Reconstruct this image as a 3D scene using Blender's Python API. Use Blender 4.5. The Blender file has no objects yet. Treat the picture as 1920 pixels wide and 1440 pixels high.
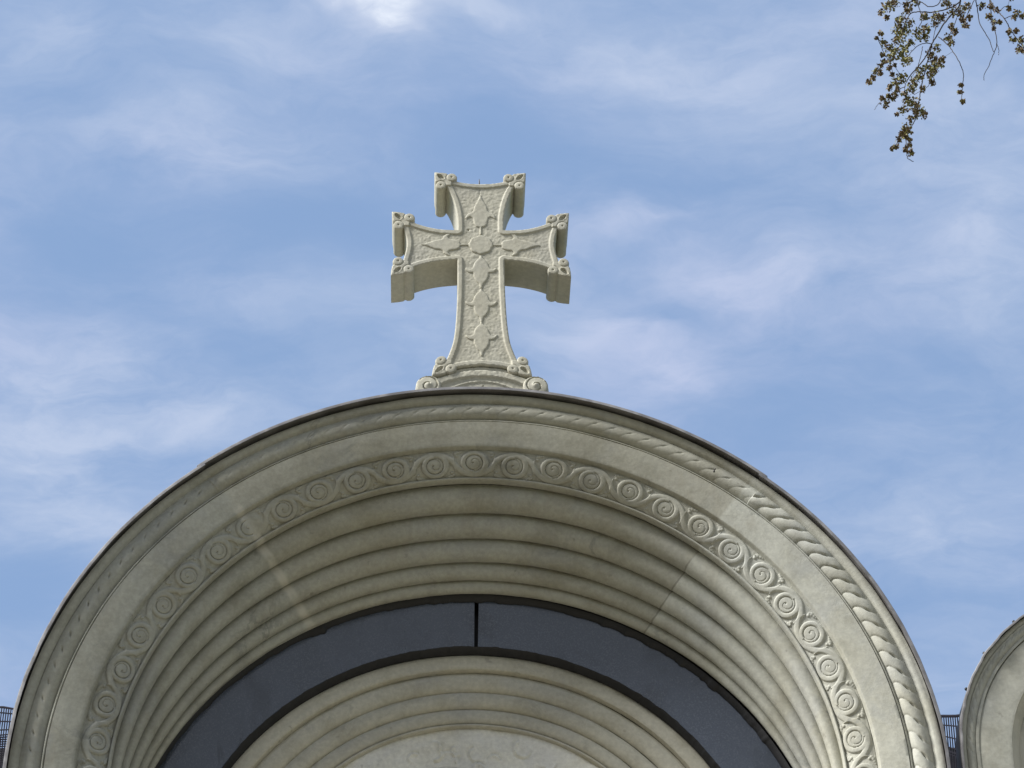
import bpy, bmesh, math, random
import numpy as np
from mathutils import Vector, Matrix
from mathutils.geometry import delaunay_2d_cdt

random.seed(7)
rng = np.random.default_rng(11)
scn = bpy.context.scene
COL = scn.collection
PI = math.pi
ZC = 5.43          # height of the arch centre above the ground

# ------------------------------------------------------------------ camera
cd = bpy.data.cameras.new('camera'); cam = bpy.data.objects.new('camera', cd); COL.objects.link(cam)
cd.sensor_width = 36.0; cd.lens = 36.0 * 5000.0 / 1920.0
cd.clip_start = 0.1; cd.clip_end = 5000
PITCH, YAW, ROLL = 0.647517, 0.022485, 0.009832
cp, sp, cy, sy = math.cos(PITCH), math.sin(PITCH), math.cos(YAW), math.sin(YAW)
fwd = Vector((sy*cp, cy*cp, sp)); r0 = Vector((cy, -sy, 0)); u0 = r0.cross(fwd)
cr, sr = math.cos(ROLL), math.sin(ROLL)
rgt = cr*r0 + sr*u0; upv = -sr*r0 + cr*u0
M = Matrix((rgt, upv, -fwd)).transposed().to_4x4()
M.translation = Vector((-0.0714, -6.962, ZC - 3.8285))
cam.matrix_world = M
scn.camera = cam

# ------------------------------------------------------------------ light
SUN_DIR = Vector((-0.665, -0.222, 0.715)).normalized()      # towards the sun
sd = bpy.data.lights.new('sun', 'SUN'); sd.energy = 5.0; sd.angle = math.radians(18); sd.color = (1.0, 0.975, 0.925)
sun = bpy.data.objects.new('sun', sd); COL.objects.link(sun)
sun.rotation_euler = SUN_DIR.to_track_quat('Z', 'Y').to_euler(); sun.location = (-6, -6, 14)
scn.view_settings.view_transform = 'Standard'; scn.view_settings.look = 'None'
scn.view_settings.gamma = 1; scn.view_settings.use_curve_mapping = False
scn.view_settings.exposure = 0.70

# ------------------------------------------------------------------ node helpers
class NT:
    def __init__(s, tree): s.t = tree; s.n = tree.nodes; s.l = tree.links
    def new(s, typ, **kw):
        n = s.n.new(typ)
        for k, v in kw.items(): setattr(n, k, v)
        return n
    def put(s, sock, v):
        if isinstance(v, bpy.types.NodeSocket): s.l.new(v, sock)
        elif v is not None: sock.default_value = v
    def math(s, op, a, b=None, c=None, clamp=False):
        n = s.new('ShaderNodeMath', operation=op); n.use_clamp = clamp
        s.put(n.inputs[0], a)
        if b is not None: s.put(n.inputs[1], b)
        if c is not None: s.put(n.inputs[2], c)
        return n.outputs[0]
    def vmath(s, op, a, b=None):
        n = s.new('ShaderNodeVectorMath', operation=op); s.put(n.inputs[0], a)
        if b is not None:
            if op == 'SCALE': s.put(n.inputs[3], b)
            else: s.put(n.inputs[1], b)
        return n.outputs[0]
    def noise(s, vec, scale, detail=4, rough=0.55, dist=0.0):
        n = s.new('ShaderNodeTexNoise'); s.put(n.inputs['Vector'], vec)
        n.inputs['Scale'].default_value = scale; n.inputs['Detail'].default_value = detail
        n.inputs['Roughness'].default_value = rough; n.inputs['Distortion'].default_value = dist
        return n.outputs[0]
    def ramp(s, fac, stops, interp='LINEAR'):
        n = s.new('ShaderNodeValToRGB'); s.put(n.inputs[0], fac); cr_ = n.color_ramp; cr_.interpolation = interp
        while len(cr_.elements) < len(stops): cr_.elements.new(0.5)
        for e, (p, c) in zip(cr_.elements, stops):
            e.position = p; e.color = (c, c, c, 1) if not isinstance(c, tuple) else (*c, 1)
        return n.outputs[0]
    def mix(s, fac, a, b, mode='MIX'):
        n = s.new('ShaderNodeMix', data_type='RGBA', blend_type=mode)
        s.put(n.inputs[0], fac)
        for k, v in ((6, a), (7, b)):
            if isinstance(v, tuple): n.inputs[k].default_value = (*v, 1)
            else: s.put(n.inputs[k], v)
        return n.outputs[2]
    def maprange(s, v, a, b, c=0.0, d=1.0, smooth=True):
        n = s.new('ShaderNodeMapRange'); n.interpolation_type = 'SMOOTHSTEP' if smooth else 'LINEAR'
        s.put(n.inputs[0], v)
        for i, x in zip((1, 2, 3, 4), (a, b, c, d)): n.inputs[i].default_value = x
        return n.outputs[0]

# ------------------------------------------------------------------ sky
world = bpy.data.worlds.new('World'); scn.world = world; world.use_nodes = True
W = NT(world.node_tree); W.n.clear()
wout = W.new('ShaderNodeOutputWorld'); bg = W.new('ShaderNodeBackground')
sky = W.new('ShaderNodeTexSky'); sky.sky_type = 'NISHITA'; sky.sun_disc = False
sky.sun_elevation = math.asin(SUN_DIR.z); sky.sun_rotation = math.atan2(SUN_DIR.x, SUN_DIR.y)
sky.air_density = 1.0; sky.dust_density = 0.6; sky.ozone_density = 1.5
bg.inputs['Strength'].default_value = 0.081
tc = W.new('ShaderNodeTexCoord')
sepw = W.new('ShaderNodeSeparateXYZ'); W.l.new(tc.outputs['Generated'], sepw.inputs[0])
zc_ = W.math('MAXIMUM', sepw.outputs[2], 0.06)
qx = W.math('DIVIDE', sepw.outputs[0], zc_); qy = W.math('DIVIDE', sepw.outputs[1], zc_)
comb = W.new('ShaderNodeCombineXYZ'); W.l.new(qx, comb.inputs[0]); W.l.new(qy, comb.inputs[1])
Q = comb.outputs[0]
# cloud banks: (centre x, centre y, half length x, half length y, turn, amount) on the cloud deck
BANKS = [
#BANKS_BEGIN
 (-0.036, 1.007, 0.0150, 0.0170, 0.30, 0.95),
 (-0.016, 0.990, 0.0418, 0.0090, 0.00, 0.60),
 (-0.055, 0.990, 0.0167, 0.0078, 0.00, 0.50),
 (-0.157, 1.108, 0.0535, 0.0266, 0.45, 0.36),
 (-0.246, 1.305, 0.0756, 0.0462, 0.00, 0.42),
 (-0.192, 1.370, 0.0915, 0.0260, -0.10, 0.42),
 (-0.276, 1.396, 0.0583, 0.0415, 0.00, 0.35),
 (-0.257, 1.474, 0.0462, 0.0382, 0.30, 0.30),
 (0.104, 1.030, 0.0741, 0.0286, 0.10, 0.34),
 (0.178, 1.003, 0.0618, 0.0319, 0.00, 0.25),
 (0.096, 1.171, 0.0523, 0.0133, -0.50, 0.34),
 (0.171, 1.212, 0.0503, 0.0274, 0.50, 0.34),
 (0.120, 1.281, 0.0455, 0.0239, 0.70, 0.30),
 (0.306, 1.187, 0.0466, 0.0932, 0.00, 0.34),
 (0.251, 1.075, 0.0409, 0.0347, 0.00, 0.20),
 (0.216, 1.121, 0.0360, 0.0318, 0.30, 0.15),
 (0.320, 1.477, 0.0463, 0.0517, 0.00, 0.25),
 (0.246, 1.454, 0.0423, 0.0378, 0.00, 0.15),
 (-0.241, 1.011, 0.0225, 0.0320, 0.00, 0.20),
 (-0.092, 1.025, 0.0568, 0.0243, 0.10, 0.15),
 (-0.056, 1.272, 0.0485, 0.0314, 0.00, 0.12),
 (0.070, 1.267, 0.0194, 0.0314, 0.50, 0.20),
 (0.264, 1.358, 0.0506, 0.0231, -0.20, 0.15),
 (-0.224, 1.179, 0.0493, 0.0335, 0.10, -0.30),
 (-0.085, 1.173, 0.0523, 0.0380, 0.00, -0.35),
 (0.014, 1.093, 0.0442, 0.0327, 0.00, -0.30),
 (-0.115, 1.290, 0.0620, 0.0293, 0.00, -0.22),
 (-0.199, 1.246, 0.0383, 0.0205, 0.30, -0.15),
 (-0.306, 1.589, 0.0411, 0.0563, 0.00, -0.40),
 (0.117, 1.239, 0.0414, 0.0143, 0.20, -0.25),
 (0.196, 1.355, 0.0708, 0.0401, -0.10, -0.30),
 (0.294, 1.269, 0.0323, 0.0239, 0.00, -0.22),
 (-0.213, 1.071, 0.0466, 0.0235, 0.00, -0.15),
 (0.068, 1.108, 0.0387, 0.0266, 0.00, -0.20),
 (0.274, 1.565, 0.0556, 0.0486, 0.00, -0.15),
 (-0.167, 1.044, 0.0402, 0.0207, 0.20, -0.12),
 (0.134, 1.146, 0.0364, 0.0209, -0.30, -0.15),
#BANKS_END
]
warp = W.new('ShaderNodeTexNoise'); warp.inputs['Scale'].default_value = 7; warp.inputs['Detail'].default_value = 5
W.l.new(Q, warp.inputs['Vector'])
wv = W.vmath('SCALE', W.vmath('SUBTRACT', warp.outputs[1], (0.5, 0.5, 0.5)), 0.13)
Qw = W.vmath('ADD', Q, wv)
total = None
for (bx, by, sx, sy_, rot, amp) in BANKS:
    mp = W.new('ShaderNodeMapping'); mp.vector_type = 'TEXTURE'
    mp.inputs['Location'].default_value = (bx, by, 0); mp.inputs['Rotation'].default_value = (0, 0, rot)
    mp.inputs['Scale'].default_value = (sx, sy_, 1)
    W.l.new(Qw, mp.inputs['Vector'])
    ln = W.new('ShaderNodeVectorMath', operation='DOT_PRODUCT'); W.l.new(mp.outputs[0], ln.inputs[0]); W.l.new(mp.outputs[0], ln.inputs[1])
    g = W.math('MULTIPLY', W.math('EXPONENT', W.math('MULTIPLY', ln.outputs['Value'], -1.0)), amp)
    total = g if total is None else W.math('ADD', total, g)
stretch = W.new('ShaderNodeMapping'); stretch.inputs['Scale'].default_value = (0.75, 1.35, 1); stretch.inputs['Rotation'].default_value = (0, 0, 0.5)
W.l.new(Qw, stretch.inputs['Vector'])
n1 = W.noise(stretch.outputs[0], 5.5, 5, 0.52)
n2 = W.noise(stretch.outputs[0], 17, 6, 0.62, 0.35)
cl = W.math('ADD', W.math('MULTIPLY', W.math('SUBTRACT', n1, 0.5), 0.95), W.math('MULTIPLY', W.math('SUBTRACT', n2, 0.5), 0.62))
n3 = W.noise(stretch.outputs[0], 60, 4, 0.6)
cl = W.math('ADD', cl, W.math('MULTIPLY', W.math('SUBTRACT', n3, 0.5), 0.22))
cl = W.math('ADD', cl, 0.35)
frag = W.math('ADD', W.math('MULTIPLY', n2, 1.9), 0.10)
cl = W.math('ADD', cl, W.math('MULTIPLY', total, frag))
mask = W.maprange(cl, -0.05, 1.15)
thick = W.maprange(cl, 0.95, 1.9)
SKY_LOW = (2.35, 3.55, 5.8)
blue = W.mix(0.72, sky.outputs[0], SKY_LOW)
tone = W.noise(Q, 2.2, 2)
cloudc = W.mix(W.maprange(tone, 0.4, 0.62), (4.0, 4.7, 6.15), (4.2, 4.72, 6.3))
c1 = W.mix(mask, blue, cloudc)
c2 = W.mix(thick, c1, (7.3, 7.7, 8.3))
# unseen grey-white cloud sheet behind the viewer, added as neutral fill light
south = W.maprange(qy, -0.15, -1.1)
sheet_n = W.noise(Q, 1.3, 4, 0.55)
sheetc = W.mix(sheet_n, (3.2, 3.4, 3.75), (5.8, 6.0, 6.4))
c3 = W.mix(W.math('MULTIPLY', south, 0.92), c2, sheetc)
W.l.new(c3, bg.inputs['Color']); W.l.new(bg.outputs[0], wout.inputs[0])

# ------------------------------------------------------------------ materials
def new_mat(name):
    m = bpy.data.materials.new(name); m.use_nodes = True
    t = NT(m.node_tree); b = m.node_tree.nodes['Principled BSDF']
    return m, t, b

def stone_mat(name, base, dark, warm, vein=0.45, bump=0.35, seam=False, pits=True):
    m, t, b = new_mat(name)
    co = t.new('ShaderNodeTexCoord').outputs['Object']
    big = t.noise(co, 1.7, 4, 0.55); mid = t.noise(co, 7.5, 5, 0.6); fine = t.noise(co, 70, 4, 0.65)
    c = t.mix(t.maprange(big, 0.38, 0.66), base, warm)
    c = t.mix(t.math('MULTIPLY', t.maprange(mid, 0.45, 0.70), 0.65), c, dark)
    cool = t.math('MULTIPLY', t.maprange(t.noise(co, 3.4, 5, 0.62, 0.5), 0.48, 0.66), 0.5)
    c = t.mix(cool, c, (base[0]*0.86, base[1]*0.88, base[2]*0.96))
    # grey marble veins
    vn = t.noise(co, 2.3, 6, 0.62, 0.9)
    v = t.maprange(t.math('ABSOLUTE', t.math('SUBTRACT', vn, 0.5)), 0.0, 0.022, 1.0, 0.0)
    patchy = t.maprange(t.noise(co, 3.1, 2), 0.5, 0.68)
    v = t.math('MULTIPLY', t.math('MULTIPLY', v, patchy), vein)
    c = t.mix(v, c, (0.16, 0.17, 0.17))
    # small dark weather spots
    sn = t.noise(co, 26, 3, 0.5)
    spot = t.math('MULTIPLY', t.maprange(sn, 0.69, 0.76), 0.35)
    c = t.mix(spot, c, (0.13, 0.12, 0.10))
    g = t.mix(t.maprange(fine, 0.3, 0.75), (0.88, 0.88, 0.88), (1.08, 1.08, 1.07))
    c = t.mix(1.0, c, g, 'MULTIPLY')
    if seam:
        bl = t.new('ShaderNodeAttribute'); bl.attribute_name = 'seam_left'
        br = t.new('ShaderNodeAttribute'); br.attribute_name = 'seam_right'
        # three blocks of stone, the right cleaner; tones also paint the left-to-right light gradient
        kl = t.maprange(bl.outputs['Fac'], -0.012, 0.012); kr = t.maprange(br.outputs['Fac'], -0.006, 0.006)
        c = t.mix(1.0, c, t.mix(kr, t.mix(kl, (0.84, 0.85, 0.85), (0.86, 0.85, 0.82)), (1.07, 1.08, 1.085)), 'MULTIPLY')
        # brown water stains gathered in patches
        sm = t.new('ShaderNodeMapping'); sm.inputs['Scale'].default_value = (9, 9, 3.5); t.l.new(co, sm.inputs['Vector'])
        stn = t.math('MULTIPLY', t.maprange(t.noise(sm.outputs[0], 1.0, 5, 0.65), 0.5, 0.74), 0.28)
        c = t.mix(stn, c, (0.235, 0.205, 0.145))
        for at, w0, w1, colr, amt in (('seam_left', 0.006, 0.021, (0.50, 0.48, 0.41), 0.78), ('seam_right', 0.0015, 0.004, (0.13, 0.12, 0.10), 0.55)):
            a = t.new('ShaderNodeAttribute'); a.attribute_name = at
            d = t.math('ADD', a.outputs['Fac'], t.math('MULTIPLY', t.math('SUBTRACT', t.noise(co, 24, 3), 0.5), 0.012))
            s = t.maprange(t.math('ABSOLUTE', d), w0, w1, amt, 0.0)
            if at == 'seam_left':
                sep = t.new('ShaderNodeSeparateXYZ'); t.l.new(co, sep.inputs[0])
                s = t.math('MULTIPLY', s, t.maprange(sep.outputs[1], 0.0, 0.012))
                s = t.math('MULTIPLY', s, t.maprange(t.noise(co, 11, 3), 0.32, 0.5, 0.35, 1.0))
            if at == 'seam_right':
                sep = t.new('ShaderNodeSeparateXYZ'); t.l.new(co, sep.inputs[0])
                s = t.math('MULTIPLY', s, t.maprange(sep.outputs[1], 0.085, 0.10))
            c = t.mix(s, c, colr)
    t.l.new(c, b.inputs['Base Color'])
    b.inputs['Roughness'].default_value = 0.72
    b.inputs['Specular IOR Level'].default_value = 0.35
    bp_ = t.new('ShaderNodeBump'); bp_.inputs['Strength'].default_value = bump; bp_.inputs['Distance'].default_value = 0.004
    h = t.math('ADD', t.math('MULTIPLY', fine, 0.5), t.math('MULTIPLY', mid, 0.8))
    t.l.new(h, bp_.inputs['Height']); t.l.new(bp_.outputs[0], b.inputs['Normal'])
    return m

STONE = stone_mat('carved_limestone', (0.425, 0.424, 0.378), (0.30, 0.290, 0.238), (0.385, 0.376, 0.316), seam=True)
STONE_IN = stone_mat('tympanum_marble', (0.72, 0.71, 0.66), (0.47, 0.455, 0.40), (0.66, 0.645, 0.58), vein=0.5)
STONE_X = stone_mat('cross_limestone', (0.44, 0.426, 0.355), (0.385, 0.364, 0.292), (0.415, 0.396, 0.32), vein=0.05, bump=0.3)

STONE_ROLL_LIT = stone_mat('inner_stone_lit', (0.46, 0.445, 0.38), (0.34, 0.32, 0.255), (0.42, 0.40, 0.33), vein=0.3)  # arch stone made paler to make up for missing light in the recess
def metal_mat():
    m, t, b = new_mat('zinc_flashing')
    co = t.new('ShaderNodeTexCoord').outputs['Object']
    n = t.noise(co, 14, 5, 0.6)
    t.l.new(t.ramp(n, [(0.3, (0.17, 0.16, 0.16)), (0.7, (0.30, 0.295, 0.30))]), b.inputs['Base Color'])
    b.inputs['Metallic'].default_value = 0.40
    t.l.new(t.maprange(n, 0.3, 0.7, 0.32, 0.55), b.inputs['Roughness'])
    return m
METAL = metal_mat()

def granite_mat():
    m, t, b = new_mat('polished_dark_granite')
    co = t.new('ShaderNodeTexCoord').outputs['Object']
    v = t.new('ShaderNodeTexVoronoi'); v.inputs['Scale'].default_value = 420; t.l.new(co, v.inputs['Vector'])
    sp_ = t.noise(co, 260, 2, 0.6)
    c = t.mix(t.maprange(sp_, 0.48, 0.70), (0.012, 0.0135, 0.017), (0.11, 0.118, 0.13))
    smear = t.noise(co, 2.6, 5, 0.6, 0.8)
    dust = t.maprange(smear, 0.30, 0.52, 0.55, 1.0)
    c = t.mix(t.math('MULTIPLY', dust, 0.66), c, (0.085, 0.104, 0.148))
    # hand-wiped streaks where the dust is gone
    m2 = t.new('ShaderNodeMapping'); m2.inputs['Rotation'].default_value = (0, -0.25, 0); m2.inputs['Scale'].default_value = (7.0, 1.0, 1.6)
    t.l.new(co, m2.inputs['Vector'])
    stk = t.math('MULTIPLY', t.maprange(t.noise(m2.outputs[0], 1.6, 5, 0.6, 0.4), 0.47, 0.60), t.maprange(t.noise(co, 1.9, 2), 0.44, 0.58))
    c = t.mix(t.math('MULTIPLY', stk, 0.62), c, (0.022, 0.028, 0.036))
    t.l.new(c, b.inputs['Base Color'])
    # wiped and dusty patches change the polish
    mp = t.new('ShaderNodeMapping'); mp.inputs['Rotation'].default_value = (0, 0.5, 0); mp.inputs['Scale'].default_value = (2.2, 1.0, 1.0)
    t.l.new(co, mp.inputs['Vector'])
    wipe = t.noise(mp.outputs[0], 4.0, 4, 0.55, 0.6)
    t.l.new(t.maprange(wipe, 0.35, 0.7, 0.13, 0.34), b.inputs['Roughness'])
    b.inputs['Specular IOR Level'].default_value = 0.5
    return m
GRANITE = granite_mat()

def plain_mat(name, c1_, c2_, scale=8, rough=0.8, bump=0.0, metallic=0.0, trans=0.0):
    m, t, b = new_mat(name)
    co = t.new('ShaderNodeTexCoord').outputs['Object']
    n = t.noise(co, scale, 5, 0.6)
    t.l.new(t.mix(t.maprange(n, 0.3, 0.7), c1_, c2_), b.inputs['Base Color'])
    b.inputs['Roughness'].default_value = rough; b.inputs['Metallic'].default_value = metallic
    if bump:
        bb = t.new('ShaderNodeBump'); bb.inputs['Strength'].default_value = bump; bb.inputs['Distance'].default_value = 0.01
        t.l.new(n, bb.inputs['Height']); t.l.new(bb.outputs[0], b.inputs['Normal'])
    return m
SEALANT = plain_mat('black_sealant', (0.004, 0.004, 0.006), (0.009, 0.009, 0.012), 20, 0.6)
NETM = plain_mat('net_cord', (0.012, 0.011, 0.02), (0.03, 0.027, 0.045), 30, 0.7)
ROOFM = plain_mat('roof_membrane', (0.02, 0.022, 0.028), (0.04, 0.043, 0.05), 6, 0.6)
PAVE = plain_mat('paving', (0.185, 0.163, 0.118), (0.24, 0.212, 0.155), 1.5, 0.85, 0.2)
GRASS = plain_mat('grass', (0.045, 0.075, 0.02), (0.085, 0.11, 0.035), 3, 0.9, 0.5)
BARK = plain_mat('bark', (0.022, 0.016, 0.013), (0.055, 0.042, 0.032), 18, 0.9, 0.6)
SEED_BROWN = plain_mat('dry_seed', (0.065, 0.045, 0.027), (0.23, 0.17, 0.10), 60, 0.8)
SEED_GREEN = plain_mat('green_seed', (0.11, 0.115, 0.03), (0.28, 0.265, 0.095), 60, 0.7)
LEAFM = plain_mat('leaf', (0.035, 0.06, 0.014), (0.08, 0.11, 0.03), 6, 0.7)
HOLE = plain_mat('insect_shell', (0.006, 0.005, 0.004), (0.02, 0.017, 0.013), 40, 0.5)

# ------------------------------------------------------------------ object helpers
def mesh_obj(name, verts, faces, mats, parent=None, smooth=True, sharp=None, midx=None, attrs=None):
    me = bpy.data.meshes.new(name)
    v = np.asarray(verts, dtype=np.float32).reshape(-1, 3)
    if isinstance(faces, np.ndarray):
        nf, k = faces.shape
        me.vertices.add(len(v)); me.vertices.foreach_set('co', v.ravel())
        me.loops.add(nf*k); me.loops.foreach_set('vertex_index', faces.ravel().astype(np.int32))
        me.polygons.add(nf); me.polygons.foreach_set('loop_start', np.arange(0, nf*k, k, dtype=np.int32))
        me.update(calc_edges=True)
    else:
        me.from_pydata(v.tolist(), [], [tuple(int(i) for i in f) for f in faces])
    me.validate()
    if not isinstance(mats, (list, tuple)): mats = [mats]
    for m in mats: me.materials.append(m)
    if midx is not None: me.polygons.foreach_set('material_index', np.asarray(midx, dtype=np.int32))
    if attrs:
        for k_, a in attrs.items():
            at = me.attributes.new(k_, 'FLOAT', 'POINT'); at.data.foreach_set('value', np.asarray(a, dtype=np.float32).ravel())
    me.polygons.foreach_set('use_smooth', np.full(len(me.polygons), smooth, dtype=bool))
    if sharp: me.set_sharp_from_angle(angle=math.radians(sharp))
    me.update()
    o = bpy.data.objects.new(name, me); COL.objects.link(o)
    if parent: o.parent = parent
    return o

def thing(name, label, cat, loc=(0, 0, 0), group=None):
    o = bpy.data.objects.new(name, None); COL.objects.link(o); o.location = loc
    o.empty_display_size = 0.2
    o['label'] = label; o['category'] = cat
    if group: o['group'] = group
    return o
def tag(o, label, cat, group=None):
    o['label'] = label; o['category'] = cat
    if group: o['group'] = group
    return o

def grid_faces(n, m):
    i, j = np.meshgrid(np.arange(n-1), np.arange(m-1), indexing='ij')
    a = i*m + j
    return np.stack([a, a+1, a+m+1, a+m], -1).reshape(-1, 4)

def _hash(ix, iy, iz, seed):
    h = (ix*374761393 + iy*668265263 + iz*2147483647 + seed*1274126177) & 0xffffffff
    h = ((h ^ (h >> 13)) * 1274126177) & 0xffffffff
    h = h ^ (h >> 16)
    return (h & 0xffff) / 65535.0
def vnoise(x, y, z=0.0, seed=0):
    x = np.asarray(x, float); y = np.asarray(y, float) + 0*x; z = np.asarray(z, float) + 0*x
    ix, iy, iz = np.floor(x).astype(np.int64), np.floor(y).astype(np.int64), np.floor(z).astype(np.int64)
    fx, fy, fz = x-ix, y-iy, z-iz
    fx, fy, fz = [t*t*(3-2*t) for t in (fx, fy, fz)]
    out = 0
    for dx in (0, 1):
        for dy in (0, 1):
            for dz in (0, 1):
                w = (fx if dx else 1-fx)*(fy if dy else 1-fy)*(fz if dz else 1-fz)
                out = out + w*_hash(ix+dx, iy+dy, iz+dz, seed)
    return out - 0.5
def fbm(x, y, z=0.0, octv=3, seed=0):
    s = 0; a = 1.0
    for k in range(octv):
        s = s + a*vnoise(np.asarray(x)*2**k, np.asarray(y)*2**k, np.asarray(z)*2**k, seed+k); a *= 0.5
    return s
def sstep(x, a, b):
    t = np.clip((x-a)/(b-a), 0, 1); return t*t*(3-2*t)
def seg_dist(P, poly, closed=True):
    """distance from the points P to a polyline, and position along it"""
    A = np.asarray(poly, float); B = np.roll(A, -1, 0)
    if not closed: A, B = A[:-1], B[:-1]
    best = np.full(len(P), 1e9); pos = np.zeros(len(P)); acc = 0.0
    for a, b in zip(A, B):
        ab = b-a; L2 = ab@ab+1e-12; ap = P-a
        t = np.clip((ap@ab)/L2, 0, 1)
        d = np.hypot(*(ap-t[:, None]*ab).T)
        m = d < best; best[m] = d[m]; pos[m] = acc+t[m]*math.sqrt(L2); acc += math.sqrt(L2)
    return best, pos
def inside(P, poly):
    A = np.asarray(poly, float); B = np.roll(A, -1, 0); c = np.zeros(len(P), bool)
    x, y = P[:, 0], P[:, 1]
    for (x1, y1), (x2, y2) in zip(A, B):
        if y1 == y2: continue
        c ^= ((y1 > y) != (y2 > y)) & (x < (x2-x1)*(y-y1)/(y2-y1)+x1)
    return c
def smooth_curve(pts, closed=False, n=10):
    """Catmull-Rom through the points"""
    P = np.asarray(pts, float); out = []
    N = len(P)
    for i in range(N if closed else N-1):
        p0 = P[(i-1) % N] if closed or i > 0 else P[i]
        p1, p2 = P[i], P[(i+1) % N]
        p3 = P[(i+2) % N] if closed or i+2 < N else P[i+1]
        for t in np.linspace(0, 1, n, endpoint=False):
            out.append(0.5*((2*p1)+(-p0+p2)*t+(2*p0-5*p1+4*p2-p3)*t*t+(-p0+3*p1-3*p2+p3)*t**3))
    if not closed: out.append(P[-1])
    return np.array(out)
def resample(poly, step, closed=True):
    A = np.asarray(poly, float); out = []
    n = len(A)
    for i in range(n if closed else n-1):
        a, b = A[i], A[(i+1) % n]; k = max(1, int(round(np.hypot(*(b-a))/step)))
        for j in range(k): out.append(a+(b-a)*j/k)
    if not closed: out.append(A[-1])
    out = np.array(out)
    keep = [0]
    for i in range(1, len(out)):
        if np.hypot(*(out[i]-out[keep[-1]])) > step*0.25: keep.append(i)
    return out[keep]

def carved_plate(name, outline, y_front, thick, hfun, mat, parent, res=0.003, bevel=0.004, smooth_sharp=42):
    """a slab in the x-z plane: outline cut through `thick`, front face carved with hfun(points, edge distance)"""
    ol = resample(outline, res)
    lo, hi = ol.min(0), ol.max(0)
    gx = np.arange(lo[0], hi[0], res); gz = np.arange(lo[1], hi[1], res*0.866)
    G = np.array([(x+(0.5*res if j % 2 else 0), z) for j, z in enumerate(gz) for x in gx])
    G = G[inside(G, ol)]
    if len(G):
        d, _ = seg_dist(G, ol); G = G[d > res*0.55]
    pts = [Vector(p) for p in ol] + [Vector(p) for p in G]
    n0 = len(ol)
    vs, es, fs, ov, oe, of = delaunay_2d_cdt(pts, [], [list(range(n0))], 1, 1e-6)
    V = np.array([(v[0], v[1]) for v in vs])
    d, _ = seg_dist(V, ol)
    h = hfun(V, d) if hfun else np.zeros(len(V))
    e = np.clip(d/bevel, 0, 1); h = h - bevel*(1-np.sqrt(np.clip(1-(1-e)**2, 0, 1)))
    front = np.stack([V[:, 0], y_front-h, V[:, 1]], -1)
    # which output vertices are the outline, in order
    rim = []
    lookup = {}
    for i, orig in enumerate(ov):
        for k in orig: lookup[k] = i
    rim = [lookup[i] for i in range(n0) if i in lookup]
    area = sum(ol[i][0]*ol[(i+1) % n0][1]-ol[(i+1) % n0][0]*ol[i][1] for i in range(n0))
    if area < 0: rim = rim[::-1]
    nv = len(front)
    faces = []
    for f in fs:
        a = V[f]; s = sum(a[i][0]*a[(i+1) % len(f)][1]-a[(i+1) % len(f)][0]*a[i][1] for i in range(len(f)))
        faces.append(tuple(f) if s > 0 else tuple(f[::-1]))
    verts = [tuple(p) for p in front]
    nb = len(rim)
    yb = y_front+thick
    steps = max(1, int(thick/0.03))
    rings = [rim]
    for k in range(1, steps+1):
        ids = []
        for i in rim:
            verts.append((front[i][0], front[i][1]+(yb-front[i][1])*k/steps, front[i][2])); ids.append(len(verts)-1)
        rings.append(ids)
    for r1, r2 in zip(rings[:-1], rings[1:]):
        for i in range(nb):
            j = (i+1) % nb; faces.append((r1[j], r1[i], r2[i], r2[j]))
    faces.append(tuple(rings[-1][::-1]))
    o = mesh_obj(name, verts, faces, mat, parent, True, smooth_sharp)
    return o

# ------------------------------------------------------------------ ground
def sheet(name, x0, x1, y0, y1, z, mat):
    o = mesh_obj(name, [(x0, y0, z), (x1, y0, z), (x1, y1, z), (x0, y1, z)], [(0, 1, 2, 3)], mat, None, False)
    o['kind'] = 'structure'; return o
sheet('ground', -1500, 1500, -1500, 1500, 0.0, GRASS)
sheet('pavement', -14, 14, -16, 10, 0.004, PAVE)

# ------------------------------------------------------------------ arch building
def arch_path(r, dl, th, x_off=0.0):
    """points of one arch line of radius r whose centre is dl below ZC; th runs from the left over the apex to the right (clockwise from the apex)"""
    return r*np.sin(th)+x_off, r*np.cos(th)-dl

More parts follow.
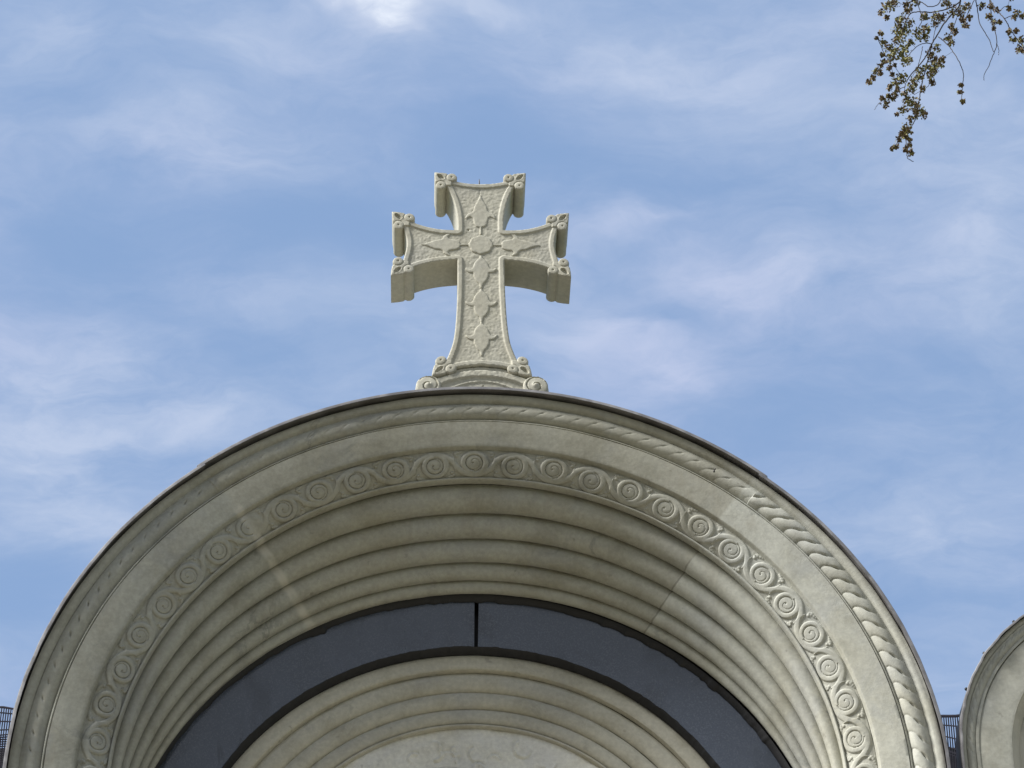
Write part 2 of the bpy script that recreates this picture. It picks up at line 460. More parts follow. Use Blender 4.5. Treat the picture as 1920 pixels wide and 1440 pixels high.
def strip(name, prof, mat, parent, nth, carve=None, legs=None, sub=1, seams=True, amp_noise=0.0008, dmax=PI/2, center=(0.0, 0.0), close=False):
    """sweep a profile [(r, y, dl)] round the arch; carve(u, v, th) moves the surface along its normal"""
    P = np.array([(p[0], p[1], p[2] if len(p) > 2 else 0.0) for p in prof], float)
    if sub > 1:
        t = np.linspace(0, len(P)-1, (len(P)-1)*sub+1); P = np.stack([np.interp(t, np.arange(len(P)), P[:, k]) for k in range(3)], -1)
    m = len(P)
    seg = np.hypot(np.diff(P[:, 0]), np.diff(P[:, 1])); s = np.concatenate([[0], np.cumsum(seg)])
    tg = np.gradient(P[:, :2], axis=0); tg /= np.linalg.norm(tg, axis=1)[:, None]+1e-9
    nr, ny = tg[:, 1], -tg[:, 0]
    # the outward side faces the opening or the viewer
    sign = np.where((-nr*0.6 - ny*0.8) >= 0, 1.0, -1.0); nr, ny = nr*sign, ny*sign
    th = np.linspace(-dmax, dmax, nth)
    TH, S = np.meshgrid(th, s, indexing='ij')
    R = np.repeat(P[None, :, 0], nth, 0); Y = np.repeat(P[None, :, 1], nth, 0); DL = np.repeat(P[None, :, 2], nth, 0)
    h = np.zeros_like(R)
    if carve is not None: h = carve(TH, S, R)
    if amp_noise:
        xx, zz = R*np.sin(TH), R*np.cos(TH)
        h = h + amp_noise*2*fbm(xx*9, zz*9, Y*9, 3, 5) + amp_noise*3*fbm(xx*2.2, zz*2.2, Y*3, 2, 9)
    R2 = R+h*nr[None]; Y2 = Y+h*ny[None]
    X = R2*np.sin(TH)+center[0]; Z = R2*np.cos(TH)-DL+center[1]
    V = np.stack([X, Y2, Z], -1)
    if legs is not None:       # straight jambs below the springing
        top0 = V[0].copy(); top1 = V[-1].copy()
        rows0, rows1 = [], []
        for zl in (legs, ):
            a = top0.copy(); a[:, 2] = zl; rows0.append(a); b = top1.copy(); b[:, 2] = zl; rows1.append(b)
        V = np.concatenate([np.array(rows0), V, np.array(rows1)], 0)
    n = V.shape[0]
    attrs = None
    if seams:
        xs, ys, zs = V[..., 0], V[..., 1], V[..., 2]
        k = np.clip((ys-0.098)/0.209, 0, 1); dd = k*0.266
        ang = np.degrees(np.arctan2(xs, zs+dd))
        rr = np.hypot(xs, zs+dd)
        attrs = {'seam_left': np.radians(ang+(39.9-10.2*k))*rr, 'seam_right': np.radians(ang-(38.6-9.8*k))*rr}
    F = grid_faces(n, m)
    o = mesh_obj(name, V.reshape(-1, 3), F, mat, parent, True, 50, attrs=attrs)
    # face the viewer
    me = o.data
    return o

ZB = -ZC+0.35      # top of the plinth, in the arch's own frame

monument = thing('stone_arch_monument', 'large round stone arch with carved scroll band and dark granite ring under the cross', 'monument', (0, 0, ZC))

def arc_prof(p0, p1, bulge, n, dirv):
    """a rounded bulge between two profile points, pushed along dirv (r, y)"""
    out = []
    for i in range(n+1):
        t = i/n; q = [p0[k]+(p1[k]-p0[k])*t for k in range(3)]
        b = bulge*max(0.0, 1-abs(2*t-1)**2.2)**0.70
        out.append((q[0]+dirv[0]*b, q[1]+dirv[1]*b, q[2]))
    return out
def nrm(a): l = math.hypot(*a); return (a[0]/l, a[1]/l)

# plain outer margin under the metal
strip('outer_margin', [(1.388, 0.03), (1.385, -0.006), (1.381, -0.012), (1.372, -0.013), (1.362, -0.0105), (1.356, -0.004), (1.353, 0.000)], STONE, monument, 500, legs=ZB, sub=2)

# twisted rope moulding, crisp on the right block, weathered to dimples on the left
ROPE_P = 0.0585
def rope_carve(rm, width, period, a_l=0.05, a_m=0.10, a_r=0.64, lo=-40.5, hi=40.3, dm=1.0):
    def f(TH, S, R):
        v = (S/S.max())*2-1                       # -1 outside, +1 inside
        v = -v
        deg = np.degrees(TH)
        wob = 0.03*vnoise(deg*0.9, v*0, 0, 3)
        ph = TH*rm/period + wob - (0.34*v+0.20*np.sin(PI*v*0.9))
        fr = ph-np.floor(ph)
        lobe = np.abs(np.sin(PI*fr))**0.36        # rounded strand, sharp groove
        lean = 0.16*(fr-0.5)
        A = np.where(deg < lo, a_l, np.where(deg < hi, a_m+0.07*sstep(deg, 5, 40), a_r))
        A = A*(1+0.25*vnoise(deg*0.35, v*1.5, 1.0, 8))
        edge = 1-np.abs(v)**6
        h = A*dm*(0.0090*(lobe-0.8)+0.009*lean*lobe)*edge
        h = h - np.where(deg < lo, 0.0070, np.where(deg < hi, 0.0045, 0.0))*dm*np.sqrt(np.clip(1-v*v, 0, 1))    # worn flat except on the new block
        # drilled eye in the middle of each groove
        dth = (np.minimum(fr, 1-fr))*period
        dv = (v-0.18)*width*0.42
        d = np.hypot(dth, dv)
        depth = np.where(deg < lo, 0.0065, np.where(deg < hi, 0.0022, 0.0075))*(0.6+0.8*(vnoise(np.floor(ph)+0.5, 0*v, 0, 4)+0.5))
        h = h - dm*depth*np.exp(-(d/0.0048/dm)**2)
        return h
    return f
strip('rope_moulding', arc_prof((1.353, 0.000, 0), (1.291, 0.008, 0), 0.021, 34, nrm((-0.25, -1.0))), STONE, monument, 2000,
      carve=rope_carve(1.322, 0.075, ROPE_P), legs=ZB)
strip('fillet', [(1.291, 0.008), (1.2895, 0.003), (1.287, -0.0005), (1.2845, -0.003), (1.2832, -0.0025), (1.2822, 0.0025), (1.2805, 0.003)], STONE, monument, 500, legs=ZB, sub=2)
strip('fascia', [(1.2805, 0.003), (1.2785, -0.0045), (1.25, -0.0002), (1.222, 0.006), (1.197, 0.0118), (1.1945, 0.013), (1.1930, 0.016), (1.1905, 0.026), (1.189, 0.030)], STONE, monument, 500, legs=ZB, sub=3)

# scroll frieze
SCR_RM = 1.147; SCR_N = 28
def scroll_carve(TH, S, R):
    U = TH*SCR_RM; L = PI*SCR_RM/SCR_N; Wd = S.max()
    shp = U.shape
    U = U-0.031
    u = U.ravel(); v = (Wd/2 - S.ravel())            # v > 0 towards the outside
    k = np.floor(u/L); fu = u-(k+0.5)*L              # position inside its unit
    par = np.where(k.astype(int) % 2 == 0, 1.0, -1.0)
    vv = v*par                                        # every second scroll is turned over
    h = np.full(u.shape, -0.0036)                     # sunk ground
    h += 0.0007*fbm(u*240, v*240, 0, 2, 21)*2
    jx = 0.004*(vnoise(k+0.5, 0*k, 0, 31)); jy = 0.003*(vnoise(k+0.5, 0*k, 2, 32))
    cx = (fu-jx)/1.09; cy_ = vv-jy+0.003
    rho = np.hypot(cx, cy_); phi = np.arctan2(cy_, cx)
    def band(d, w, hh, edge=0.0010):
        q = np.clip(np.abs(d)/w, 0, 1)
        prof = hh*np.clip(1-q**3.2, 0, 1)**0.6 - 0.0004*np.exp(-((np.abs(d)-0.80*w)/0.0010)**2)
        return np.where(np.abs(d) < w, prof, 0)
    # stem: over this scroll, then down through the gap and under the next
    A = 0.0362
    tri = np.cos(PI*u/L - PI/2)                       # +1 at centres of even units, -1 at odd ones
    wave = A*np.sign(tri)*np.abs(tri)**0.72
    dwave = np.gradient(wave.reshape(shp), axis=0).ravel()/(np.gradient(U, axis=0).ravel()+1e-9)
    ds = (v-wave)/np.sqrt(1+dwave**2)
    # broad scroll that leaves the stem over the top and winds in round the eye
    turn = ((PI/2-phi) % (2*PI))/(2*PI)
    mid = 0.0368-0.0066*turn; hw = 0.0100-0.0026*turn
    rin = mid-hw; rout = mid+hw
    h = np.maximum(h, np.where((rho > 0.034) | (vv < 0), -0.0036+band(ds, 0.0104, 0.0088), -1)*np.where(rho < 0.030, 0, 1)-np.where(rho < 0.030, 1, 0))
    ring = np.where(np.abs(rho-mid) < hw, -0.0036+band(rho-mid, hw, 0.0088), -1)
    ring2 = np.where((turn > 0.82) & (np.abs(rho-(0.0368-0.0066*turn)) < hw), -0.0036+band(rho-(0.0368-0.0066*turn), hw, 0.0080), -1)
    h = np.maximum(h, np.maximum(ring, ring2))
    # eye: a smooth boss cut by one coiling line that ends in a drilled hook
    disc = -0.0005+0.0042*np.sqrt(np.clip(1-(rho/0.034)**2, 0, 1))
    pitch = 0.0215
    dphi = (phi - PI*0.5+(rho-0.0226)*0 - rho/pitch*2*PI + 0.0226/pitch*2*PI + PI) % (2*PI) - PI
    dl = np.abs(dphi)/(2*PI)*pitch
    disc = disc - 0.0030*np.exp(-(dl/0.0012)**2)*sstep(rho, 0.003, 0.006)
    for kk in (1, 2, 3):                              # veins of the small coiled leaf
        disc = disc - 0.0011*np.exp(-(((phi+0.6+0.42*kk-rho*70+PI) % (2*PI)-PI)*rho/0.0009)**2)*(rho > 0.010)*(rho < 0.025)
    h = np.where(rho < rin, np.maximum(h, disc), h)
    h = h - 0.0026*np.exp(-((rho-rin)/0.0013)**2)*sstep(turn, 0.05, 0.35)
    h = h - 0.0060*np.exp(-((np.hypot(cx+0.0035, cy_-0.001))/0.0021)**2)
    # fine ribbing across the broad scroll
    h = h + np.where((rho > rin+0.004) & (rho < rout-0.004), 0.0003*np.cos(phi*46), 0)
    # lobed leaves in the corners the stem leaves free
    gx = L/2-np.abs(fu)
    lx, lz = gx-0.010, -vv-0.040
    for ox, oz, lr in ((0.0, 0.0, 0.0085), (0.009, 0.003, 0.0065), (-0.007, -0.004, 0.0065), (-0.002, -0.012, 0.0060), (0.016, 0.005, 0.0045)):
        d = np.hypot(lx-ox, (lz-oz)*1.15)
        h = np.maximum(h, np.where((rho > rout) & (np.abs(ds) > 0.0125), -0.0045+0.0068*np.clip(1-(d/lr)**2, 0, 1)**0.45, -1))
    # fade to the plain margins
    m = sstep(np.abs(v), Wd/2-0.001, Wd/2-0.006)
    h = h*m
    # blank patch at the old joint, shallower relief near it
    deg = np.degrees(TH).ravel()
    h = h*(1-0.92*np.exp(-((deg+38.9)/1.25)**4))
    soft = 1.0-0.36*sstep(deg, 0, 45)
    soft = soft*(0.85+0.30*(vnoise(k+0.5, 0*k, 4, 33)+0.5))*(1+0.35*vnoise(u*9, v*20, 1, 35))
    return (0.84*h*soft).reshape(shp)
sp0, sp1 = (1.189, 0.030, 0), (1.1045, 0.067, 0)
strip('scroll_frieze', arc_prof(sp0, sp1, 0.013, 62, nrm((-0.41, -0.91))), STONE, monument, 2300, carve=scroll_carve, legs=ZB)
strip('lip', [(1.1045, 0.067), (1.1035, 0.060), (1.1015, 0.0565), (1.0985, 0.056), (1.096, 0.058), (1.0945, 0.062), (1.0945, 0.077), (1.097, 0.088), (1.103, 0.096), (1.104, 0.098)], STONE, monument, 700, legs=ZB, sub=2)

# splayed reveal of five half-round rolls, stepping inwards
c0, c1_ = (1.104, 0.098, 0.0), (1.084, 0.307, 0.266)
fr = [0, .265, .495, .711, .877, 1.0]
for a, b in zip(fr[:-1], fr[1:]):
    p0 = tuple(c0[k]+(c1_[k]-c0[k])*a for k in range(3)); p1 = tuple(c0[k]+(c1_[k]-c0[k])*b for k in range(3))
    strip('roll_moulding', arc_prof(p0, p1, 0.145*(b-a), 24, nrm((-0.78, -0.62))), STONE, monument, 900, legs=ZB, amp_noise=0.0011)

# granite ring
DL = 0.266
AX = -0.010        # the inner field sits a little to the left
def ragged(r, y, n=700, amp=0.004, seed=2):
    th = np.linspace(-PI/2, PI/2, n); return th, r+amp*np.minimum(0, fbm(th*14, 0*th, 0, 4, seed)*2+0.2)
# dark backing and sealant seen in the joints
strip('joint_backing', [(1.086, 0.307, DL), (1.088, 0.371, DL), (0.88, 0.371, DL)], SEALANT, monument, 240, legs=ZB, seams=False, amp_noise=0)
def seal_carve(TH, S, R):
    e = (S/S.max())
    return 0*TH
th = np.linspace(-PI/2, PI/2, 1400)
r_in = 1.0665 - 0.0040*np.clip(fbm(th*26, 0*th, 0, 4, 2)*2.2+0.1, 0, 1.6) - 0.010*np.exp(-((np.degrees(th)+27.5)/0.45)**2) - 0.006*np.exp(-((np.degrees(th)+29)/2.0)**2)
rows = []
for rr_, yy in ((np.full_like(th, 1.0850), 0.3110), (r_in, 0.3205), (r_in-0.0005, 0.3270)):
    rows.append(np.stack([rr_*np.sin(th)+AX, np.full_like(th, yy), rr_*np.cos(th)-DL], -1))
V = np.stack(rows, 1)
mesh_obj('sealant_shade_bead', V.reshape(-1, 3), grid_faces(len(th), 3), SEALANT, monument, True)

rows = []
r_lo = 0.8965 + 0.0022*np.clip(fbm(th*31, 0*th, 0, 4, 12)*2, -1, 1)
for rr_, yy in ((r_lo, 0.3235), (r_lo-0.006, 0.3300), (np.full_like(th, 0.8835), 0.3555)):
    rows.append(np.stack([rr_*np.sin(th)+AX, np.full_like(th, yy), rr_*np.cos(th)-DL], -1))
mesh_obj('sealant_shade_bead', np.stack(rows, 1).reshape(-1, 3), grid_faces(len(th), 3), SEALANT, monument, True)  # this lower strip paints in the dark of the slab's shaded underside

def slab(th0, th1, n=160):
    """one curved granite slab with arrises"""
    ro, ri, yf, yb_ = 1.0740, 0.8950, 0.3250, 0.3620
    b = 0.0025
    sec = [(ro, yb_), (ro, yf+b), (ro-b, yf), (ri+b, yf), (ri, yf+b), (ri, yb_)]
    # stay inside the arc for the middle of the face so that reflections bend a little
    th_ = np.linspace(th0, th1, n)
    V = np.array([[(r*math.sin(t)+AX, y, r*math.cos(t)-DL) for r, y in sec] for t in th_])
    k = len(sec); F = []
    for i in range(n-1):
        for j in range(k):
            a = i*k+j; b_ = i*k+(j+1) % k
            F.append((a, b_, b_+k, a+k))
    F.append(tuple(range(k))[::-1]); F.append(tuple((n-1)*k+j for j in range(k)))
    return V.reshape(-1, 3), F
gap = 0.0065/1.0
for a, b in ((-PI/2, -0.0045-gap), (-0.0045+gap, PI/2)):
    v_, f_ = slab(a, b)
    mesh_obj('granite_slab', v_, f_, GRANITE, monument, True, 30)
# granite jamb slabs below the springing
for s in (-1, 1):
    x0, x1 = sorted((s*0.8935+AX, s*1.074+AX)); zt, zb = -DL-0.006, ZB
    v_ = [(x, y, z) for x in (x0, x1) for y in (0.325, 0.362) for z in (zb, zt)]
    mesh_obj('granite_slab', v_, [(0, 1, 3, 2), (4, 6, 7, 5), (0, 4, 5, 1), (2, 3, 7, 6), (1, 5, 7, 3), (0, 2, 6, 4)], GRANITE, monument, False)

# inner mouldings round the tympanum
I = lambda r, y: (r, y, DL)
strip('inner_fillet', [I(0.886, 0.371), I(0.885, 0.360), I(0.882, 0.357), I(0.861, 0.356), I(0.837, 0.357), I(0.833, 0.360), I(0.832, 0.373), I(0.831, 0.381)], STONE_ROLL_LIT, monument, 500, legs=ZB, sub=2, seams=False, center=(AX, 0))
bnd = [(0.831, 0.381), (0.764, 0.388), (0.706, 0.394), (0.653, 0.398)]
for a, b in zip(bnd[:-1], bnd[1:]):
    strip('roll_moulding', arc_prof(I(*a), I(*b), 0.015, 16, nrm((-0.35, -0.94))), STONE_ROLL_LIT, monument, 700, legs=ZB, seams=False, center=(AX, 0), amp_noise=0.0009)
strip('bead', [I(0.653, 0.398), I(0.652, 0.390), I(0.649, 0.386), I(0.645, 0.386), I(0.642, 0.390), I(0.641, 0.402)], STONE_ROLL_LIT, monument, 500, legs=ZB, sub=2, seams=False, center=(AX, 0))

# tympanum: shallow worn relief of curls and leaves
def tympanum():
    ol = [(0.643*math.sin(t)+AX, 0.643*math.cos(t)-DL) for t in np.linspace(-PI/2, PI/2, 160)]
    ol += [(0.643+AX, ZB), (-0.643+AX, ZB)]
    curls = []
    rg = np.random.default_rng(5)
    for i in range(46):
        a = rg.uniform(-1.0, 1.0); rr_ = rg.uniform(0.40, 0.60)
        cx_, cz_ = rr_*math.sin(a)+AX, rr_*math.cos(a)-DL
        curls.append((cx_, cz_, rg.uniform(0.012, 0.035), rg.uniform(0, 2*PI), rg.uniform(1.5, 4.2)))
    def hf(V, d):
        h = 0.0045*fbm(V[:, 0]*11, V[:, 1]*14, 0, 4, 77)
        top = sstep(V[:, 1], 0.02, 0.12)*sstep(0.37-V[:, 1], 0.0, 0.05)
        for (cx_, cz_, rad, ph0, span) in curls:
            dx, dz = V[:, 0]-cx_, V[:, 1]-cz_
            near = np.hypot(dx, dz) < rad*2
            if not near.any(): continue
            rho = np.hypot(dx, dz); ph = (np.arctan2(dz, dx)-ph0) % (2*PI)
            w = np.where(ph < span, 1.0, 0.0)*np.clip(1.2-ph/span*0.8, 0, 1)
            h = h + top*w*0.005*np.exp(-((rho-rad*(1-0.12*ph))/0.0045)**2) - top*w*0.004*np.exp(-((rho-rad*(1-0.12*ph)-0.009)/0.004)**2)
        return h
    # only the visible head needs the fine carving
    head = [(p[0], p[1]) for p in ol[:160]]; head += [(0.643+AX, 0.02-DL), (-0.643+AX, 0.02-DL)]
    cut = [p for p in head]
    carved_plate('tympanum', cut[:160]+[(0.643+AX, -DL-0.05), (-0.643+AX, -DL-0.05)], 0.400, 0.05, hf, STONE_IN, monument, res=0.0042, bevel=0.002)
tympanum()
def box_mesh(boxes):
    V, F = [], []
    for (x0, x1, y0, y1, z0, z1) in boxes:
        o = len(V)
        V += [(x, y, z) for x in (x0, x1) for y in (y0, y1) for z in (z0, z1)]
        F += [tuple(o+i for i in f) for f in ((0, 1, 3, 2), (4, 6, 7, 5), (0, 4, 5, 1), (2, 3, 7, 6), (1, 5, 7, 3), (0, 2, 6, 4))]
    return V, F
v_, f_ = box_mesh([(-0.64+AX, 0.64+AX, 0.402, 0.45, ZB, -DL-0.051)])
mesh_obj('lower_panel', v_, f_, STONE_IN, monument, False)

# body behind the carved face: the barrel of the extrados, the back and the sides
def barrel(name, ro, y0, y1, zb, mat, parent, center=(0, 0), n=180):
    th_ = np.linspace(-PI/2, PI/2, n)
    rows = [(-ro, zb)]+[(ro*math.sin(t), ro*math.cos(t)) for t in th_]+[(ro, zb)]
    V, F = [], []
    for x, z in rows:
        V += [(x+center[0], y0, z+center[1]), (x+center[0], y1, z+center[1])]
    N = len(rows)
    for i in range(N-1): F.append((2*i, 2*i+1, 2*i+3, 2*i+2))
    F.append(tuple(2*i+1 for i in range(N))[::-1])
    F.append((0, 2*(N-1), 2*(N-1)+1, 1))
    return mesh_obj(name, V, F, mat, parent, True, 40)
barrel('arch_body', 1.388, 0.03, 0.95, ZB, STONE, monument)
v_, f_ = box_mesh([(-1.55, 1.36, -0.12, 1.02, -ZC+0.004, ZB)])
mesh_obj('plinth', v_, f_, STONE, monument, False)

# metal flashing over the crown: three lapped lengths with a turned-down drip edge
def flashing(a0, a1, ro, parent, center=(0, 0), y1=0.97, over=0.036, lipd=0.011, zb=None, t=0.004, n=220, wob=0.0019, name='flashing'):
    th_ = np.linspace(math.radians(a0), math.radians(a1), n)
    sec = [(ro, y1), (ro, -over+0.003), (ro-0.0015, -over+0.0005), (ro-0.004, -over), (ro-lipd, -over), (ro-lipd, -over+0.0035), (ro-t, -over+0.0035), (ro-t, y1)]
    k = len(sec); V = []
    rows = [(t_, 0) for t_ in th_]
    if zb is not None:
        rows = [(th_[0], zb)]+rows+[(th_[-1], zb)] if a0 <= -90 and a1 >= 90 else ([(th_[0], zb)]+rows if a0 <= -90 else rows+[(th_[-1], zb)])
    for idx, (t_, zz) in enumerate(rows):
        for r, y in sec:
            w = wob*float(fbm(np.array([t_*22.0]), np.array([y*3.0]), 0, 3, 40)[0])*2
            x = (r+w)*math.sin(t_); z = (r+w)*math.cos(t_) if not zz else zz
            V.append((x+center[0], y+(w*1.5 if y < 0 else 0), z+center[1]))
    F = []
    for i in range(len(rows)-1):
        for j in range(k):
            a = i*k+j; b = i*k+(j+1) % k
            F.append((a, b, b+k, a+k))
    F.append(tuple(range(k))[::-1]); F.append(tuple((len(rows)-1)*k+j for j in range(k)))
    return mesh_obj(name, V, F, METAL, parent, True, 35)
flashing(-90, -39.8, 1.3935, monument, zb=ZB)
flashing(39.2, 90, 1.3935, monument, zb=ZB)
flashing(-40.7, 40.1, 1.3990, monument)
# rivet heads at the laps
def blob(name, loc, rad, mat, parent, sq=(1, 1, 1), seg=10):
    bm = bmesh.new(); bmesh.ops.create_uvsphere(bm, u_segments=seg, v_segments=max(6, seg*2//3), radius=1.0)
    me_v = [(v.co.x*rad*sq[0]+loc[0], v.co.y*rad*sq[1]+loc[1], v.co.z*rad*sq[2]+loc[2]) for v in bm.verts]
    me_f = [tuple(v.index for v in f.verts) for f in bm.faces]; bm.free()
    return mesh_obj(name, me_v, me_f, mat, parent, True)
for a in (-40.4, 39.8):
    t_ = math.radians(a); blob('rivet', (1.402*math.sin(t_), -0.015, 1.402*math.cos(t_)), 0.007, METAL, monument, (1, 1, 0.8))

# ------------------------------------------------------------------ the smaller arch beside it
SR, SX, SZ = 0.612, 2.042, 0.095
small = thing('stone_arch_monument', 'smaller plain stone arch edged in pale metal, right of the large carved arch', 'monument', (SX, 0, ZC+SZ))
k_ = SR/1.4; SZB = ZB-SZ
def sc(lst): return [(r*k_, y*k_, 0) for r, y in lst]
strip('outer_margin', sc([(1.388, 0.03), (1.385, -0.001), (1.381, -0.006), (1.362, -0.007), (1.356, -0.002), (1.348, 0.006)]), STONE, small, 220, legs=SZB, seams=False)
strip('rope_moulding', arc_prof((1.348*k_, 0.006*k_, 0), (1.285*k_, 0.006*k_, 0), 0.010, 18, (0.0, -1.0)), STONE, small, 900,
      carve=rope_carve(1.32*k_, 0.034, 0.036, 0.5, 0.5, 0.6, -200, 200, 0.5), legs=SZB, seams=False)
strip('fillet', sc([(1.285, 0.006), (1.283, -0.002), (1.272, -0.004), (1.262, -0.002), (1.260, 0.008)]), STONE, small, 220, legs=SZB, seams=False)
strip('fascia', sc([(1.260, 0.008), (1.255, 0.004), (1.05, 0.004), (1.035, 0.006), (1.030, 0.022), (1.0, 0.05), (0.97, 0.09)]), STONE, small, 260, legs=SZB, seams=False, sub=3)
for a, b in (((0.97, 0.09), (0.88, 0.13)), ((0.88, 0.13), (0.79, 0.17)), ((0.79, 0.17), (0.71, 0.21))):
    strip('roll_moulding', arc_prof((a[0]*k_, a[1]*k_, 0), (b[0]*k_, b[1]*k_, 0), 0.012, 12, nrm((-0.6, -0.8))), STONE, small, 260, legs=SZB, seams=False)
ol = [(0.312*math.sin(t), 0.312*math.cos(t)) for t in np.linspace(-PI/2, PI/2, 60)]+[(0.312, SZB), (-0.312, SZB)]
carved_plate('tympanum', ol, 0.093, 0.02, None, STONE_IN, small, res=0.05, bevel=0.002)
barrel('arch_body', 1.388*k_, 0.014, 0.055, SZB, STONE, small, n=100)
flashing(-90, 90, 1.3985*k_, small, y1=0.060, over=0.020, lipd=0.007, zb=SZB, n=160, t=0.003)
for a in (-69, -55.5, -41, 10, 35, 60):
    t_ = math.radians(a); blob('screw', (SR*1.003*math.sin(t_), -0.008, SR*1.003*math.cos(t_)), 0.0055, SEALANT, small, (0.9, 0.9, 1.0), 8)
v_, f_ = box_mesh([(1.365-SX, 2.80-SX, -0.10, 0.20, -ZC-SZ+0.004, SZB)])
mesh_obj('plinth', v_, f_, STONE, small, False)

# ------------------------------------------------------------------ the cross
TILT = math.radians(-1.25)
cross = thing('stone_cross', 'carved pale stone cross with flared arms and scrolled corners on top of the large arch', 'cross', (-0.009, 0.12, ZC+1.395))
cross.rotation_euler = (0, TILT, 0)
half = []
def add(*p): half.extend(p)
side_sh = smooth_curve([(0.118, 0.235), (0.108, 0.264), (0.095, 0.315), (0.087, 0.395), (0.0825, 0.5), (0.081, 0.60), (0.081, 0.671)], n=6)
arm_lo = smooth_curve([(0.081, 0.671), (0.148, 0.662), (0.215, 0.642), (0.286, 0.606)], n=6)
arm_end = smooth_curve([(0.286, 0.606), (0.268, 0.665), (0.256, 0.740), (0.268, 0.812), (0.286, 0.868)], n=6)
arm_up = smooth_curve([(0.286, 0.868), (0.220, 0.830), (0.150, 0.808), (0.080, 0.804)], n=6)
top_sd = smooth_curve([(0.080, 0.804), (0.081, 0.86), (0.091, 0.925), (0.112, 0.99), (0.146, 1.047)], n=6)
top_en = smooth_curve([(0.146, 1.047), (0.09, 1.030), (0.04, 1.019), (0.0, 1.017)], n=6)
foot = smooth_curve([(0.0, 0.214), (0.06, 0.208), (0.118, 0.192)], n=4)
H = np.concatenate([foot, side_sh, arm_lo[1:], arm_end[1:], arm_up[1:], top_sd[1:], top_en[1:]], 0)
Lh = H[1:-1][::-1].copy(); Lh[:, 0] *= -1
BODY = np.concatenate([H, Lh], 0)
def body_h(V, d):
    rim = sstep(d, 0.0165, 0.0200)
    fld = -0.0042*rim
    peck = 0.0011*fbm(V[:, 0]*150, V[:, 1]*150, 0, 2, 3) + 0.0010*np.maximum(0, vnoise(V[:, 0]*105+3*vnoise(V[:, 0]*60, V[:, 1]*60, 0, 8), V[:, 1]*130, 0, 6))
    peck = peck - 0.007*np.exp(-((V[:, 0]+0.043)**2+(V[:, 1]-0.806)**2)/0.0030**2) - 0.002*np.exp(-((V[:, 0]+0.002)/0.0012)**2)*sstep(V[:, 1], 0.95, 0.97)
    return fld + peck*rim + 0.0008*fbm(V[:, 0]*30, V[:, 1]*30, 0, 2, 14)
carved_plate('cross_body', BODY, 0.0, 0.145, body_h, STONE_X, cross, res=0.0029, bevel=0.0028)

def star_outline(shapes, c, n=120, rmax=0.09):
    """outer edge of a union of circles (x, z, r) and polygons, seen from c"""
    out = []
    rs = np.linspace(0.0, rmax, 260)
    for t in np.linspace(0, 2*PI, n, endpoint=False):
        P = np.stack([c[0]+rs*math.cos(t), c[1]+rs*math.sin(t)], -1); ins = np.zeros(len(rs), bool)
        for s in shapes:
            if len(s) == 3 and not hasattr(s[0], '__len__'): ins |= np.hypot(P[:, 0]-s[0], P[:, 1]-s[1]) < s[2]
            else: ins |= inside(P, s)
        idx = np.nonzero(ins)[0]; r = rs[idx[-1]] if len(idx) else 0.01
        out.append((c[0]+r*math.cos(t), c[1]+r*math.sin(t)))
    return np.array(out)
KN = [(0.062, 0.0245, 0.0190), (0.0245, 0.062, 0.0190)]
LEAF = np.array([(0.0, 0.0), (0.022, 0.001), (0.042, 0.004), (0.049, 0.010), (0.064, 0.040), (0.062, 0.062), (0.040, 0.064), (0.010, 0.049), (0.004, 0.042), (0.001, 0.022)])
CS = star_outline([KN[0], KN[1], LEAF], (0.042, 0.042))
TEAR = smooth_curve([(0.010, 0.010), (0.026, 0.014), (0.036, 0.026), (0.034, 0.034), (0.026, 0.036), (0.014, 0.026)], True, 5)
def corner_scroll(cx, cz, ex, ez, e2x, e2z):
    """leaf and two knobs; local a runs along the end of the arm, b back along the arm"""
    Mx = np.array([[ex, ez], [e2x, e2z]])
    ol_ = CS@Mx+np.array([cx, cz])
    def hf(V, d):
        L_ = (V-np.array([cx, cz]))@np.linalg.inv(Mx)
        h = np.zeros(len(V))
        dt, _ = seg_dist(L_, TEAR); it = inside(L_, TEAR)
        h -= np.where(it, 0.0075*sstep(dt, 0.0, 0.004), 0)
        h += np.where(~it, 0.001*np.exp(-(dt/0.003)**2), 0)
        for (kx, kz, kr) in KN:
            rr_ = np.hypot(L_[:, 0]-kx, L_[:, 1]-kz)
            dome = 0.0022*np.sqrt(np.clip(1-(rr_/kr)**2, 0, 1))
            h = np.where(rr_ < kr, np.maximum(h, dome), h)
            h -= 0.007*np.exp(-(rr_/0.0024)**2)
            h -= 0.0020*np.exp(-((rr_-kr)/0.0016)**2)*(np.hypot(L_[:, 0]-0.03, L_[:, 1]-0.03) < 0.055)
        h += 0.0006*fbm(V[:, 0]*70, V[:, 1]*70, 0, 2, 17)
        return h
    carved_plate('corner_scroll', ol_, -0.0035, 0.1520, hf, STONE_X, cross, res=0.0026, bevel=0.0035)
for s in (-1, 1):
    corner_scroll(s*0.162, 1.068, -s, 0.0, 0.02*s, -1.0)        # top arm
    corner_scroll(s*0.310, 0.884, 0.0, -1.0, -s, -0.06)         # side arm, upper
    corner_scroll(s*0.310, 0.594, 0.0, 1.0, -s, 0.06)           # side arm, lower
    corner_scroll(s*0.168, 0.164, -s, 0.08, -0.10*s, 1.0)       # foot

